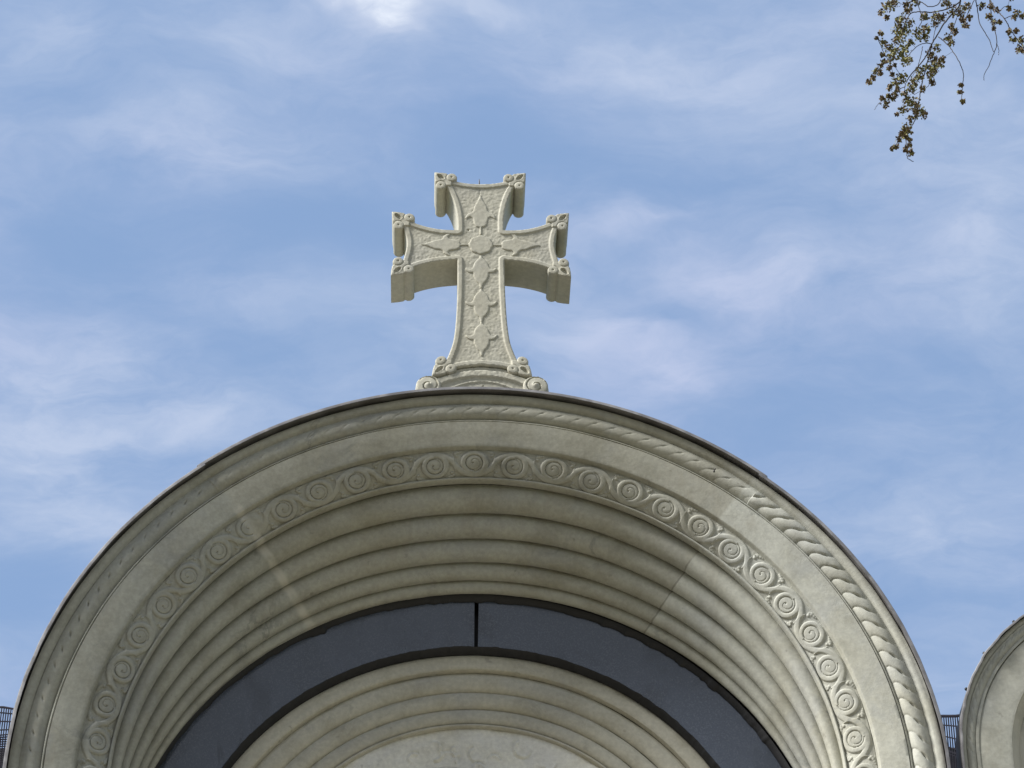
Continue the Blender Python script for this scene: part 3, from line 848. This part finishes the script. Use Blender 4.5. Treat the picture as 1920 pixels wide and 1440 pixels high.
def relief(name, ol_, hh, y0=0.0052, res=0.0026):
    def hf(V, d): return hh*np.sqrt(np.clip(1-(1-np.clip(d/0.007, 0, 1))**2, 0, 1)) + 0.0005*fbm(V[:, 0]*80, V[:, 1]*80, 0, 2, 19)
    carved_plate(name, ol_, y0, 0.004, hf, STONE_X, cross, res=res, bevel=0.0015)
def mirror(hf_): a = np.array(hf_); b = a[::-1].copy(); b[:, 0] *= -1; return np.concatenate([a, b[(1 if abs(a[-1][0]) < 1e-6 else 0):]], 0)
BUD = mirror([(0.0048, 0.040), (0.0048, 0.070), (0.016, 0.072), (0.023, 0.081), (0.0265, 0.096), (0.029, 0.108), (0.036, 0.112), (0.043, 0.108), (0.050, 0.102), (0.055, 0.108), (0.051, 0.121), (0.042, 0.130), (0.032, 0.133), (0.0265, 0.139), (0.023, 0.158), (0.014, 0.175), (0.0055, 0.196), (0.0, 0.214)])
DROP = mirror([(0.0048, 0.078), (0.007, 0.066), (0.016, 0.056), (0.0245, 0.042), (0.0285, 0.024), (0.034, 0.015), (0.041, 0.014), (0.049, 0.020), (0.056, 0.019), (0.055, 0.008), (0.047, -0.002), (0.037, -0.007), (0.0285, -0.006), (0.027, -0.022), (0.020, -0.042), (0.009, -0.056), (0.0048, -0.078)])
CZ = 0.738
def place(poly, ang, ox, oz, sx=1.0, sz=1.0):
    P = poly*np.array([sx, sz]); c_, s_ = math.cos(ang), math.sin(ang)
    return np.stack([P[:, 0]*c_+P[:, 1]*s_+ox, -P[:, 0]*s_+P[:, 1]*c_+oz], -1)
relief('fleuron', place(BUD, 0, 0, CZ, 1.0, 1.12), 0.0042)
relief('fleuron', place(BUD, PI/2, 0, CZ, 0.95, 1.0), 0.0042)
relief('fleuron', place(BUD, -PI/2, 0, CZ, 0.95, 1.0), 0.0042)
for oz in (0.617, 0.470, 0.325): relief('fleuron', place(DROP, 0, 0, oz, 1.0, 0.96), 0.0042)
BOSS = np.array([((0.041+0.0035*abs(math.cos(4*t)))*math.cos(t), CZ+(0.041+0.0035*abs(math.cos(4*t)))*math.sin(t)) for t in np.linspace(0, 2*PI, 96, endpoint=False)])
relief('boss', BOSS, 0.0050, y0=0.0052)

blob('pin', (-0.003, 0.02, 1.036), 0.0022, HOLE, cross, (1, 1, 10), 8)
# foot block with its pair of volutes and an arched band
def foot_block():
    hb = smooth_curve([(0.218, 0.0), (0.221, 0.06), (0.222, 0.118), (0.212, 0.150), (0.186, 0.164), (0.160, 0.152)], n=6)
    hb = np.concatenate([hb, [(0.135, 0.185), (0.06, 0.206), (0.0, 0.212)]], 0)
    lb = hb[:-1][::-1].copy(); lb[:, 0] *= -1
    ol_ = np.concatenate([hb, lb], 0)
    arc = [(0.30*math.sin(t)*1.0, 0.180-0.30+0.30*math.cos(t)) for t in np.linspace(-0.52, 0.52, 40)]
    arc2 = [(0.19*math.sin(t), 0.148-0.19+0.19*math.cos(t)) for t in np.linspace(-0.7, 0.7, 40)]
    def hf(V, d):
        h = -0.006+0.0015*fbm(V[:, 0]*80, V[:, 1]*80, 0, 2, 23)
        da, _ = seg_dist(V, arc, False)
        h = h+0.008*(1-sstep(da, 0.010, 0.015))
        db, _ = seg_dist(V, arc2, False)
        h = h+0.004*(1-sstep(db, 0.002, 0.005))
        tri = (np.abs(V[:, 0]-0.004) < (0.135-V[:, 1])*0.35) & (V[:, 1] > 0.118) & (V[:, 1] < 0.135)
        return h-0.004*tri
    carved_plate('foot_block', ol_, 0.004, 0.140, hf, STONE_X, cross, res=0.0032, bevel=0.004)
    for s in (-1, 1):
        c = np.array((s*0.178, 0.122)); R_ = 0.041
        vol = [(c[0]+R_*math.cos(t)*1.02, c[1]+R_*math.sin(t)) for t in np.linspace(0, 2*PI, 60, endpoint=False)]
        def hf(V, d, c=c, s=s):
            dx, dz = (V[:, 0]-c[0])*s, V[:, 1]-c[1]
            rho = np.hypot(dx, dz); ph = np.arctan2(dz, dx)
            tw = rho/R_*1.6*2*PI
            g = np.exp(-((1-np.cos(ph+tw+2.4))/0.16)**2)*(rho < R_*0.93)
            return 0.004*np.sqrt(np.clip(1-(rho/R_)**2, 0, 1))-0.0065*g*sstep(rho, 0.004, 0.010)+0.006*np.exp(-(rho/0.010)**2)
        carved_plate('volute', vol, -0.004, 0.152, hf, STONE_X, cross, res=0.0026, bevel=0.004)
foot_block()

# ------------------------------------------------------------------ netting and roof sides behind
def net(name, label, x0, x1, z1, z0, ytop, sag, pitch=0.0075, slope=0.0, seed=1, lean=0.0):
    """a knotted mesh sheet: thin cords both ways, sagging a little"""
    V, F = [], []
    def pos(x, z):
        y = ytop+0.05*math.sin((x-x0)*5.1+seed)*math.sin((z-z0)*4.3)+0.25*(z1-z)
        zt = z+(slope+lean*sstep(z1-z, 0.0, 0.03))*(x-(x0 if lean < 0 else x1))+sag*math.sin((x-x0)*7.7+seed)*0.5+0.004*math.sin(x*41+seed)
        return (x, y, zt)
    def cord(pts, w=0.0022):
        o = len(V)
        for p in pts:
            for dx, dz in ((-w, 0), (0, -w), (w, 0), (0, w)): V.append((p[0]+dx, p[1], p[2]+dz))
        for i in range(len(pts)-1):
            for j in range(4):
                a = o+i*4+j; b = o+i*4+(j+1) % 4; F.append((a, b, b+4, a+4))
    nx, nz = int((x1-x0)/pitch), int((z1-z0)/pitch)
    rot = 0.0
    for i in range(nx+1):
        x = x0+i*pitch; cord([pos(x, z0+(z1-z0)*j/12) for j in range(13)])
    for j in range(nz+1):
        z = z0+j*pitch; cord([pos(x0+(x1-x0)*i/16, z) for i in range(17)], 0.0027)
    cord([pos(x0+(x1-x0)*i/24, z1) for i in range(25)], 0.004)
    o = mesh_obj(name, V, F, NETM, None, False); o.location = (0, 0, ZC)
    tag(o, label, 'netting'); return o
net('netting', 'dark fine mesh netting stretched between the large arch and the small arch', 1.36, 1.86, 0.690, 0.20, 0.80, 0.0, slope=0.10, lean=-0.45)
net('netting', 'dark fine mesh netting behind the left foot of the large arch, with leaves showing through', -2.25, -1.30, 0.640, 0.10, 0.80, 0.015, seed=3, lean=0.25)
def roof_wall(x0, x1, z1, label):
    v_, f_ = box_mesh([(x0, x1, 1.10, 1.16, -ZC+0.004, z1)])
    o = mesh_obj('roof_wall', v_, f_, ROOFM, None, False); o.location = (0, 0, ZC); tag(o, label, 'wall'); return o
roof_wall(1.395, 2.6, 0.74, 'dark wall behind the narrow gap between the two arches')
roof_wall(-3.0, -1.395, 0.66, 'dark wall under the netting left of the large arch')

# ------------------------------------------------------------------ tree with a hanging branch
tree = thing('tree', 'spring tree whose seed-laden twigs hang into the top right corner of the sky', 'tree', (4.9, -0.7, 0.0))
TL = Vector(tree.location)
def tube(paths, name, mat, parent, seg=6):
    """paths: list of (points, r0, r1)"""
    V, F = [], []
    for pts, ra, rb in paths:
        P = [Vector(p) for p in pts]; o = len(V); n = len(P)
        for i, p in enumerate(P):
            t_ = (P[min(i+1, n-1)]-P[max(i-1, 0)]).normalized()
            a = t_.cross(Vector((0.3, 1, 0.2))).normalized(); b = t_.cross(a)
            r = ra+(rb-ra)*i/max(1, n-1)
            for k in range(seg):
                q = p+(a*math.cos(2*PI*k/seg)+b*math.sin(2*PI*k/seg))*r; V.append(tuple(q-TL))
        for i in range(n-1):
            for k in range(seg):
                x = o+i*seg+k; y = o+i*seg+(k+1) % seg; F.append((x, y, y+seg, x+seg))
        F.append(tuple(o+k for k in range(seg))[::-1]); F.append(tuple(o+(n-1)*seg+k for k in range(seg)))
    return mesh_obj(name, V, F, mat, parent, True)
def sm3(pts, n=8):
    return [tuple(p) for p in smooth_curve(np.array(pts, float), False, n)]
# branch frame: plane at right of the arch, 0.38 mm per unit across
BY = -0.555
rb_ = random.Random(3)
def bpt(u, v, dy=0.0):
    """hanging-branch units to metres, on the upright plane the branch hangs in"""
    k = 1+dy*0.156          # the spray fans out a little with depth
    x = 1.2199+0.000405898*u-0.0000399631*v; z = 2.68834+0.0000148271*u-0.000567776*v+2.0166e-8*v*v
    return ((x+0.0714)*k-0.0714, BY+dy, ZC-3.8285+(z+3.8285)*k)
TW = [
 (6.0, 3.2, [(1010, -700), (960, -420), (925, -150), (905, -10), (885, 60), (820, 130), (760, 200), (710, 280), (655, 370), (600, 480), (540, 560), (470, 640), (438, 695)]),
 (4.0, 2.0, [(655, 370), (640, 430), (603, 560), (572, 680), (552, 780), (532, 900), (512, 1000), (472, 1080), (432, 1170), (436, 1260), (442, 1330), (470, 1355), (492, 1366)]),
 (4.5, 2.6, [(905, 10), (840, 55), (760, 85), (660, 105), (600, 100), (500, 106), (462, 140), (430, 200), (405, 290), (380, 350)]),
 (3.0, 2.0, [(530, -160), (538, 0), (560, 90), (575, 170), (540, 240), (520, 300)]),
 (3.2, 2.4, [(740, -60), (720, 30), (640, 58), (600, 35), (545, 8), (400, -5), (340, 20), (290, 60), (235, 105)]),
 (3.2, 1.8, [(710, 310), (760, 355), (810, 410), (870, 510), (908, 610), (905, 690), (893, 780), (884, 870)]),
 (3.6, 2.0, [(1020, -120), (1032, 0), (1045, 90), (1060, 200), (1130, 330), (1150, 390), (1166, 440)]),
 (3.6, 1.6, [(1140, -120), (1150, 0), (1160, 130), (1185, 260), (1195, 370), (1167, 450), (1120, 560), (1082, 630), (1076, 680)]),
 (2.2, 1.4, [(1195, 370), (1209, 420), (1206, 465)]),
 (4.0, 2.2, [(1120, -160), (1150, -10), (1200, 75), (1270, 160), (1310, 240), (1365, 330), (1440, 430), (1500, 540)]),
 (2.6, 1.8, [(1270, 160), (1340, 130), (1430, 125), (1520, 140)]),
 (2.2, 1.4, [(1240, 85), (1285, 52), (1330, 75)]),
 (3.0, 1.8, [(655, 372), (600, 365), (540, 385), (490, 430), (440, 490)]),
 (2.4, 1.6, [(690, 225), (675, 290), (662, 355)]),
 (2.4, 1.6, [(576, 395), (562, 470), (530, 570), (490, 640)]),
 (2.6, 1.6, [(200, 312), (228, 380), (255, 450), (300, 520), (322, 600), (336, 665)]),
 (2.6, 1.6, [(430, 400), (340, 440), (290, 500), (235, 565), (180, 620), (128, 695)]),
 (2.6, 1.4, [(430, 730), (380, 755), (330, 790), (250, 840), (205, 880), (178, 925)]),
 (2.2, 1.4, [(330, 525), (350, 570), (376, 612)]),
 (2.2, 1.4, [(640, 680), (615, 730), (560, 765), (500, 800)]),
 (2.6, 1.6, [(870, 150), (832, 240), (802, 310), (822, 362)]),
 (2.8, 1.6, [(1020, 0), (985, 70), (955, 130), (935, 220)]),
 (2.2, 1.4, [(432, 700), (425, 760), (440, 830), (470, 900), (510, 960)]),
 (2.2, 1.4, [(520, 930), (450, 930), (400, 930), (352, 968)]),
 (2.0, 1.2, [(450, 1110), (400, 1165), (345, 1225), (310, 1258)]),
]
CLU = [(290,60,45),(340,30,45),(230,105,20),(280,150,18),(460,40,35),(455,90,30),(405,150,28),(475,190,28),(380,200,30),(450,245,35),(370,260,40),(400,310,40),(530,20,25),(360,340,30),(480,360,25),(545,290,48),(610,240,35),(600,310,35),(600,140,30),(690,140,35),(740,150,30),(690,200,30),(850,90,48),(780,30,30),(900,110,30),(950,60,35),(975,150,24),(920,170,22),(940,220,24),(820,230,25),(850,270,24),(785,320,25),(820,360,28),(1085,50,25),(1140,140,24),(1180,190,25),(1225,190,18),(1175,240,14),(1165,60,25),(1210,90,20),(1310,70,18),(1370,110,25),(1420,130,25),(1350,150,18),(1300,265,20),(1360,262,20),(1330,330,25),(1400,345,30),(1385,420,30),(1435,440,20),(230,280,16),(195,320,14),(250,350,26),(290,400,35),(340,430,42),(430,400,40),(400,460,38),(320,490,33),(430,520,34),(460,500,28),(245,465,20),(255,520,18),(225,550,20),(190,600,26),(225,615,20),(160,665,24),(130,695,17),(300,570,17),(320,630,17),(345,550,12),(650,470,44),(690,520,38),(715,540,33),(740,490,17),(690,400,28),(640,580,38),(670,590,28),(640,650,28),(655,700,20),(560,590,34),(545,650,33),(500,690,34),(400,650,38),(360,690,34),(300,740,21),(350,790,27),(320,830,26),(370,740,20),(265,880,27),(240,830,18),(290,810,18),(480,750,28),(570,750,24),(430,800,28),(450,850,36),(500,880,42),(540,930,38),(580,975,24),(520,960,33),(410,930,33),(355,965,14),(465,1000,24),(430,1080,36),(450,1110,27),(400,1130,24),(425,1150,22),(370,1180,20),(455,1180,18),(460,1220,20),(350,1240,21),(315,1255,15),(430,1260,24),(470,1285,24),(885,720,14),(880,775,17),(900,855,15),(560,-60,40),(760,-70,45),(430,-60,40),(960,-80,45),(1180,-80,35),(1330,-30,30),(1480,90,28),(1500,520,30)]
twigs = []; tw_uv = []
for i, (ra, rb2, pts) in enumerate(TW):
    dy0 = 0.0 if i < 2 else rb_.uniform(-0.10, 0.10)
    P = smooth_curve(np.array(pts, float), False, 7)
    n = len(P)
    P3 = []
    for j, (u, v) in enumerate(P):
        e = min(1.0, j/ (n*0.4))
        P3.append(bpt(u+rb_.uniform(-2.2, 2.2), v+rb_.uniform(-2.2, 2.2), dy0*e+0.03*math.sin(v*0.012+i)))
    twigs.append(P3); tw_uv.append(P)
twig_obj = [tube([(P3, ra*0.00056, rb2*0.00056)], 'twig', BARK, tree, 5) for (ra, rb2, _), P3 in zip(TW, twigs)]
# seed clusters: papery discs and husks round a short stalk, on the nearest twig
def seed_cluster(c, rad, rr_, green):
    V, F, MI = [], [], []
    n = int(14+rad*1.35)
    R_ = rad*0.00058
    for _ in range(n):
        d = Vector((rr_.gauss(0, 1), rr_.gauss(0, 1), rr_.gauss(0, 1))).normalized()
        p = Vector(c)+d*R_*rr_.uniform(0.25, 1.0)
        a = Vector((rr_.gauss(0, 1), rr_.gauss(0, 1), rr_.gauss(0, 1))).normalized()
        ax = (d+a*0.8).normalized(); sd_ = ax.cross(a).normalized(); nn = ax.cross(sd_)
        L_ = rr_.uniform(0.0055, 0.0105); w_ = L_*rr_.uniform(0.32, 0.55); o = len(V)
        cup = L_*rr_.uniform(-0.35, 0.35)
        for (x, y, z) in ((-0.5, 0, 0), (-0.15, 1, 0.6), (0.3, 0.8, 0.5), (0.62, 0, -0.3), (0.3, -0.8, 0.5), (-0.15, -1, 0.6), (0.1, 0, 0)):
            V.append(tuple(p+ax*L_*x+sd_*w_*y+nn*cup*z-TL))
        F += [(o, o+1, o+6), (o+1, o+2, o+6), (o+2, o+3, o+6), (o+3, o+4, o+6), (o+4, o+5, o+6), (o+5, o, o+6)]
        MI += [1 if rr_.random() < green else 0]*6
    return V, F, MI
tail = [[], [], []]
order = sorted(CLU, key=lambda c: -c[2] if (c[1] > -15 and c[0] < 1445) else 100)
for ci, (u, v, rad) in enumerate(order):
    best, bi, bj = 1e9, 0, 0
    for i, P in enumerate(tw_uv):
        d = np.hypot(P[:, 0]-u, P[:, 1]-v); j = int(d.argmin())
        if d[j] < best: best, bi, bj = d[j], i, j
    yb2 = twigs[bi][bj][1]-BY
    core = math.exp(-(((u-480)/260)**2+((v-480)/420)**2))
    g = 0.30+0.55*core if rad > 24 else 0.18
    c3_ = bpt(u, v, yb2+rb_.uniform(-0.03, 0.03))
    V, F, MI = seed_cluster(c3_, rad, rb_, g*rb_.uniform(0.5, 1.3))
    if best > 6:      # its own stalk back to the twig
        p, q = Vector(twigs[bi][bj])-TL, Vector(c3_)-TL; o = len(V); w = 0.0007
        for c in (p, q):
            V += [tuple(c+Vector(d)) for d in ((w, 0, 0), (-w*0.5, w, 0), (-w*0.5, -w, 0))]
        F += [(o, o+1, o+4, o+3), (o+1, o+2, o+5, o+4), (o+2, o, o+3, o+5)]; MI += [0, 0, 0]
    if ci < 98:
        mesh_obj('seed_cluster', V, F, [SEED_BROWN, SEED_GREEN], twig_obj[bi], False, midx=MI)
    else:
        o = len(tail[0]); tail[0].extend(V); tail[1].extend([tuple(k+o for k in f) for f in F]); tail[2].extend(MI)
small_seeds = mesh_obj('small_seed_clusters', tail[0], tail[1], [SEED_BROWN, SEED_GREEN], tree, False, midx=tail[2])
small_seeds['kind'] = 'stuff'
# trunk, limbs and crown of the same tree, standing right of the monument
tr = sm3([(4.9, -0.7, -0.02), (4.85, -0.68, 1.6), (4.95, -0.72, 3.4), (4.8, -0.65, 5.6), (4.6, -0.6, 7.6), (4.5, -0.6, 9.4)])
tube([(tr, 0.24, 0.09)], 'trunk', BARK, tree, 14)
apex = twigs[0][0]
limbs = [sm3([(4.82, -0.66, 5.3), (4.0, -0.6, 7.4), (3.1, -0.56, 8.75), (2.2, -0.55, 9.15), (1.75, -0.555, 8.85), apex]),
         sm3([(4.6, -0.6, 7.6), (5.6, -0.1, 9.2), (6.3, 0.4, 10.4)]),
         sm3([(4.7, -0.62, 6.6), (5.0, -1.9, 8.4), (5.2, -2.8, 9.6)]),
         sm3([(4.5, -0.6, 9.0), (4.1, -0.2, 10.4), (3.8, 0.2, 11.4)])]
for L_, ra in zip(limbs, (0.065, 0.07, 0.07, 0.06)): tube([(L_, ra, 0.006 if L_ is limbs[0] else 0.015)], 'limb', BARK, tree, 9)
# the other hanging twigs join the limb above the frame
for i in (3, 4, 6, 7, 9):
    p = twigs[i][0]; q = limbs[0][-14+(i % 3)*3]
    tube([(sm3([q, (0.5*(p[0]+q[0]), p[1], max(p[2], q[2])-0.02), p]), 0.004, TW[i][0]*0.0004)], 'twig', BARK, tree, 5)
V, F, MI = [], [], []
rc = random.Random(9)
for L_ in limbs:
    for i, p in enumerate(L_):
        if L_ is limbs[0] and p[0] < 2.9: continue
        if i < 4: continue
        for _ in range(26):
            c = Vector(p)+Vector((rc.gauss(0, 0.42), rc.gauss(0, 0.42), rc.gauss(0, 0.36)))
            if c.x < 2.75: continue
            ax = Vector((rc.gauss(0, 1), rc.gauss(0, 1), rc.gauss(0, 1))).normalized(); sd_ = ax.orthogonal().normalized()
            s_ = rc.uniform(0.025, 0.05); o = len(V)
            for (x, y) in ((-1, 0), (0, 0.5), (1, 0), (0, -0.5)): V.append(tuple(c+ax*s_*x+sd_*s_*y-TL))
            F.append((o, o+1, o+2, o+3)); MI.append(1 if rc.random() < 0.5 else 0)
mesh_obj('crown', V, F, [SEED_BROWN, LEAFM], tree, False, midx=MI)

# bush seen through the left netting
bush = thing('bush', 'leafy bush showing through the netting at the far left', 'bush', (-2.0, 1.75, 0.0))
V, F = [], []
rc = random.Random(19)
for _ in range(2600):
    d = Vector((rc.gauss(0, 1), rc.gauss(0, 1), rc.gauss(0, 1))).normalized()
    c = Vector((0, 0, 5.3))+Vector((d.x*0.62, d.y*0.35, d.z*0.78))*rc.uniform(0.45, 1.0)**0.5
    ax = Vector((rc.gauss(0, 1), rc.gauss(0, 1), rc.gauss(0, 1))).normalized(); sd_ = ax.orthogonal().normalized()
    s_ = rc.uniform(0.02, 0.045); o = len(V)
    for (x, y) in ((-1, 0), (0, 0.5), (1, 0), (0, -0.5)): V.append(tuple(c+ax*s_*x+sd_*s_*y))
    F.append((o, o+1, o+2, o+3))
mesh_obj('foliage', V, F, LEAFM, bush, False)
TL = Vector(bush.location)
tube([(sm3([(-2.0, 1.75, 0.0), (-2.03, 1.75, 2.0), (-1.97, 1.76, 4.0), (-2.0, 1.75, 5.6)]), 0.06, 0.015)], 'stem', BARK, bush, 8)

# tiny insect resting on the rope moulding
t_ = math.radians(33.9)
ins = thing('insect', 'tiny black insect sitting on the rope moulding right of the cross', 'insect', (1.312*math.sin(t_), -0.030, ZC+1.312*math.cos(t_)))
blob('abdomen', (0, 0, -0.003), 0.0045, HOLE, ins, (0.75, 0.7, 1.25), 10)
blob('head', (0.0035, 0, 0.005), 0.0028, HOLE, ins, (1, 0.9, 1), 8)

# unseen tree clumps added behind the viewer to cut low sky light on the facade
V, F = [], []
rc = random.Random(41)
for k in range(16):
    a = 1.25+2.04*k/15; R_ = rc.uniform(19, 24)
    cx, cy_, hh = R_*math.cos(a), -5.5-R_*math.sin(a)*0.9, rc.uniform(8.5, 11)
    for _ in range(420):
        d = Vector((rc.gauss(0, 1), rc.gauss(0, 1), rc.gauss(0, 1))).normalized()*rc.uniform(0.35, 1.0)**0.5
        c = Vector((cx+d.x*2.9, cy_+d.y*2.9, hh*0.55+d.z*hh*0.46))
        ax = Vector((rc.gauss(0, 1), rc.gauss(0, 1), rc.gauss(0, 1))).normalized(); sd_ = ax.orthogonal().normalized()
        s_ = rc.uniform(0.3, 0.75); o = len(V)
        for (x, y) in ((-1, 0), (0, 0.6), (1, 0), (0, -0.6)): V.append(tuple(c+ax*s_*x+sd_*s_*y))
        F.append((o, o+1, o+2, o+3))
wood = mesh_obj('added_shade_trees', V, F, LEAFM, None, False)
wood['kind'] = 'stuff'; wood['label'] = 'added clumps of leafy trees, unseen, blocking low sky light from the monument'; wood['category'] = 'added_shade_trees'
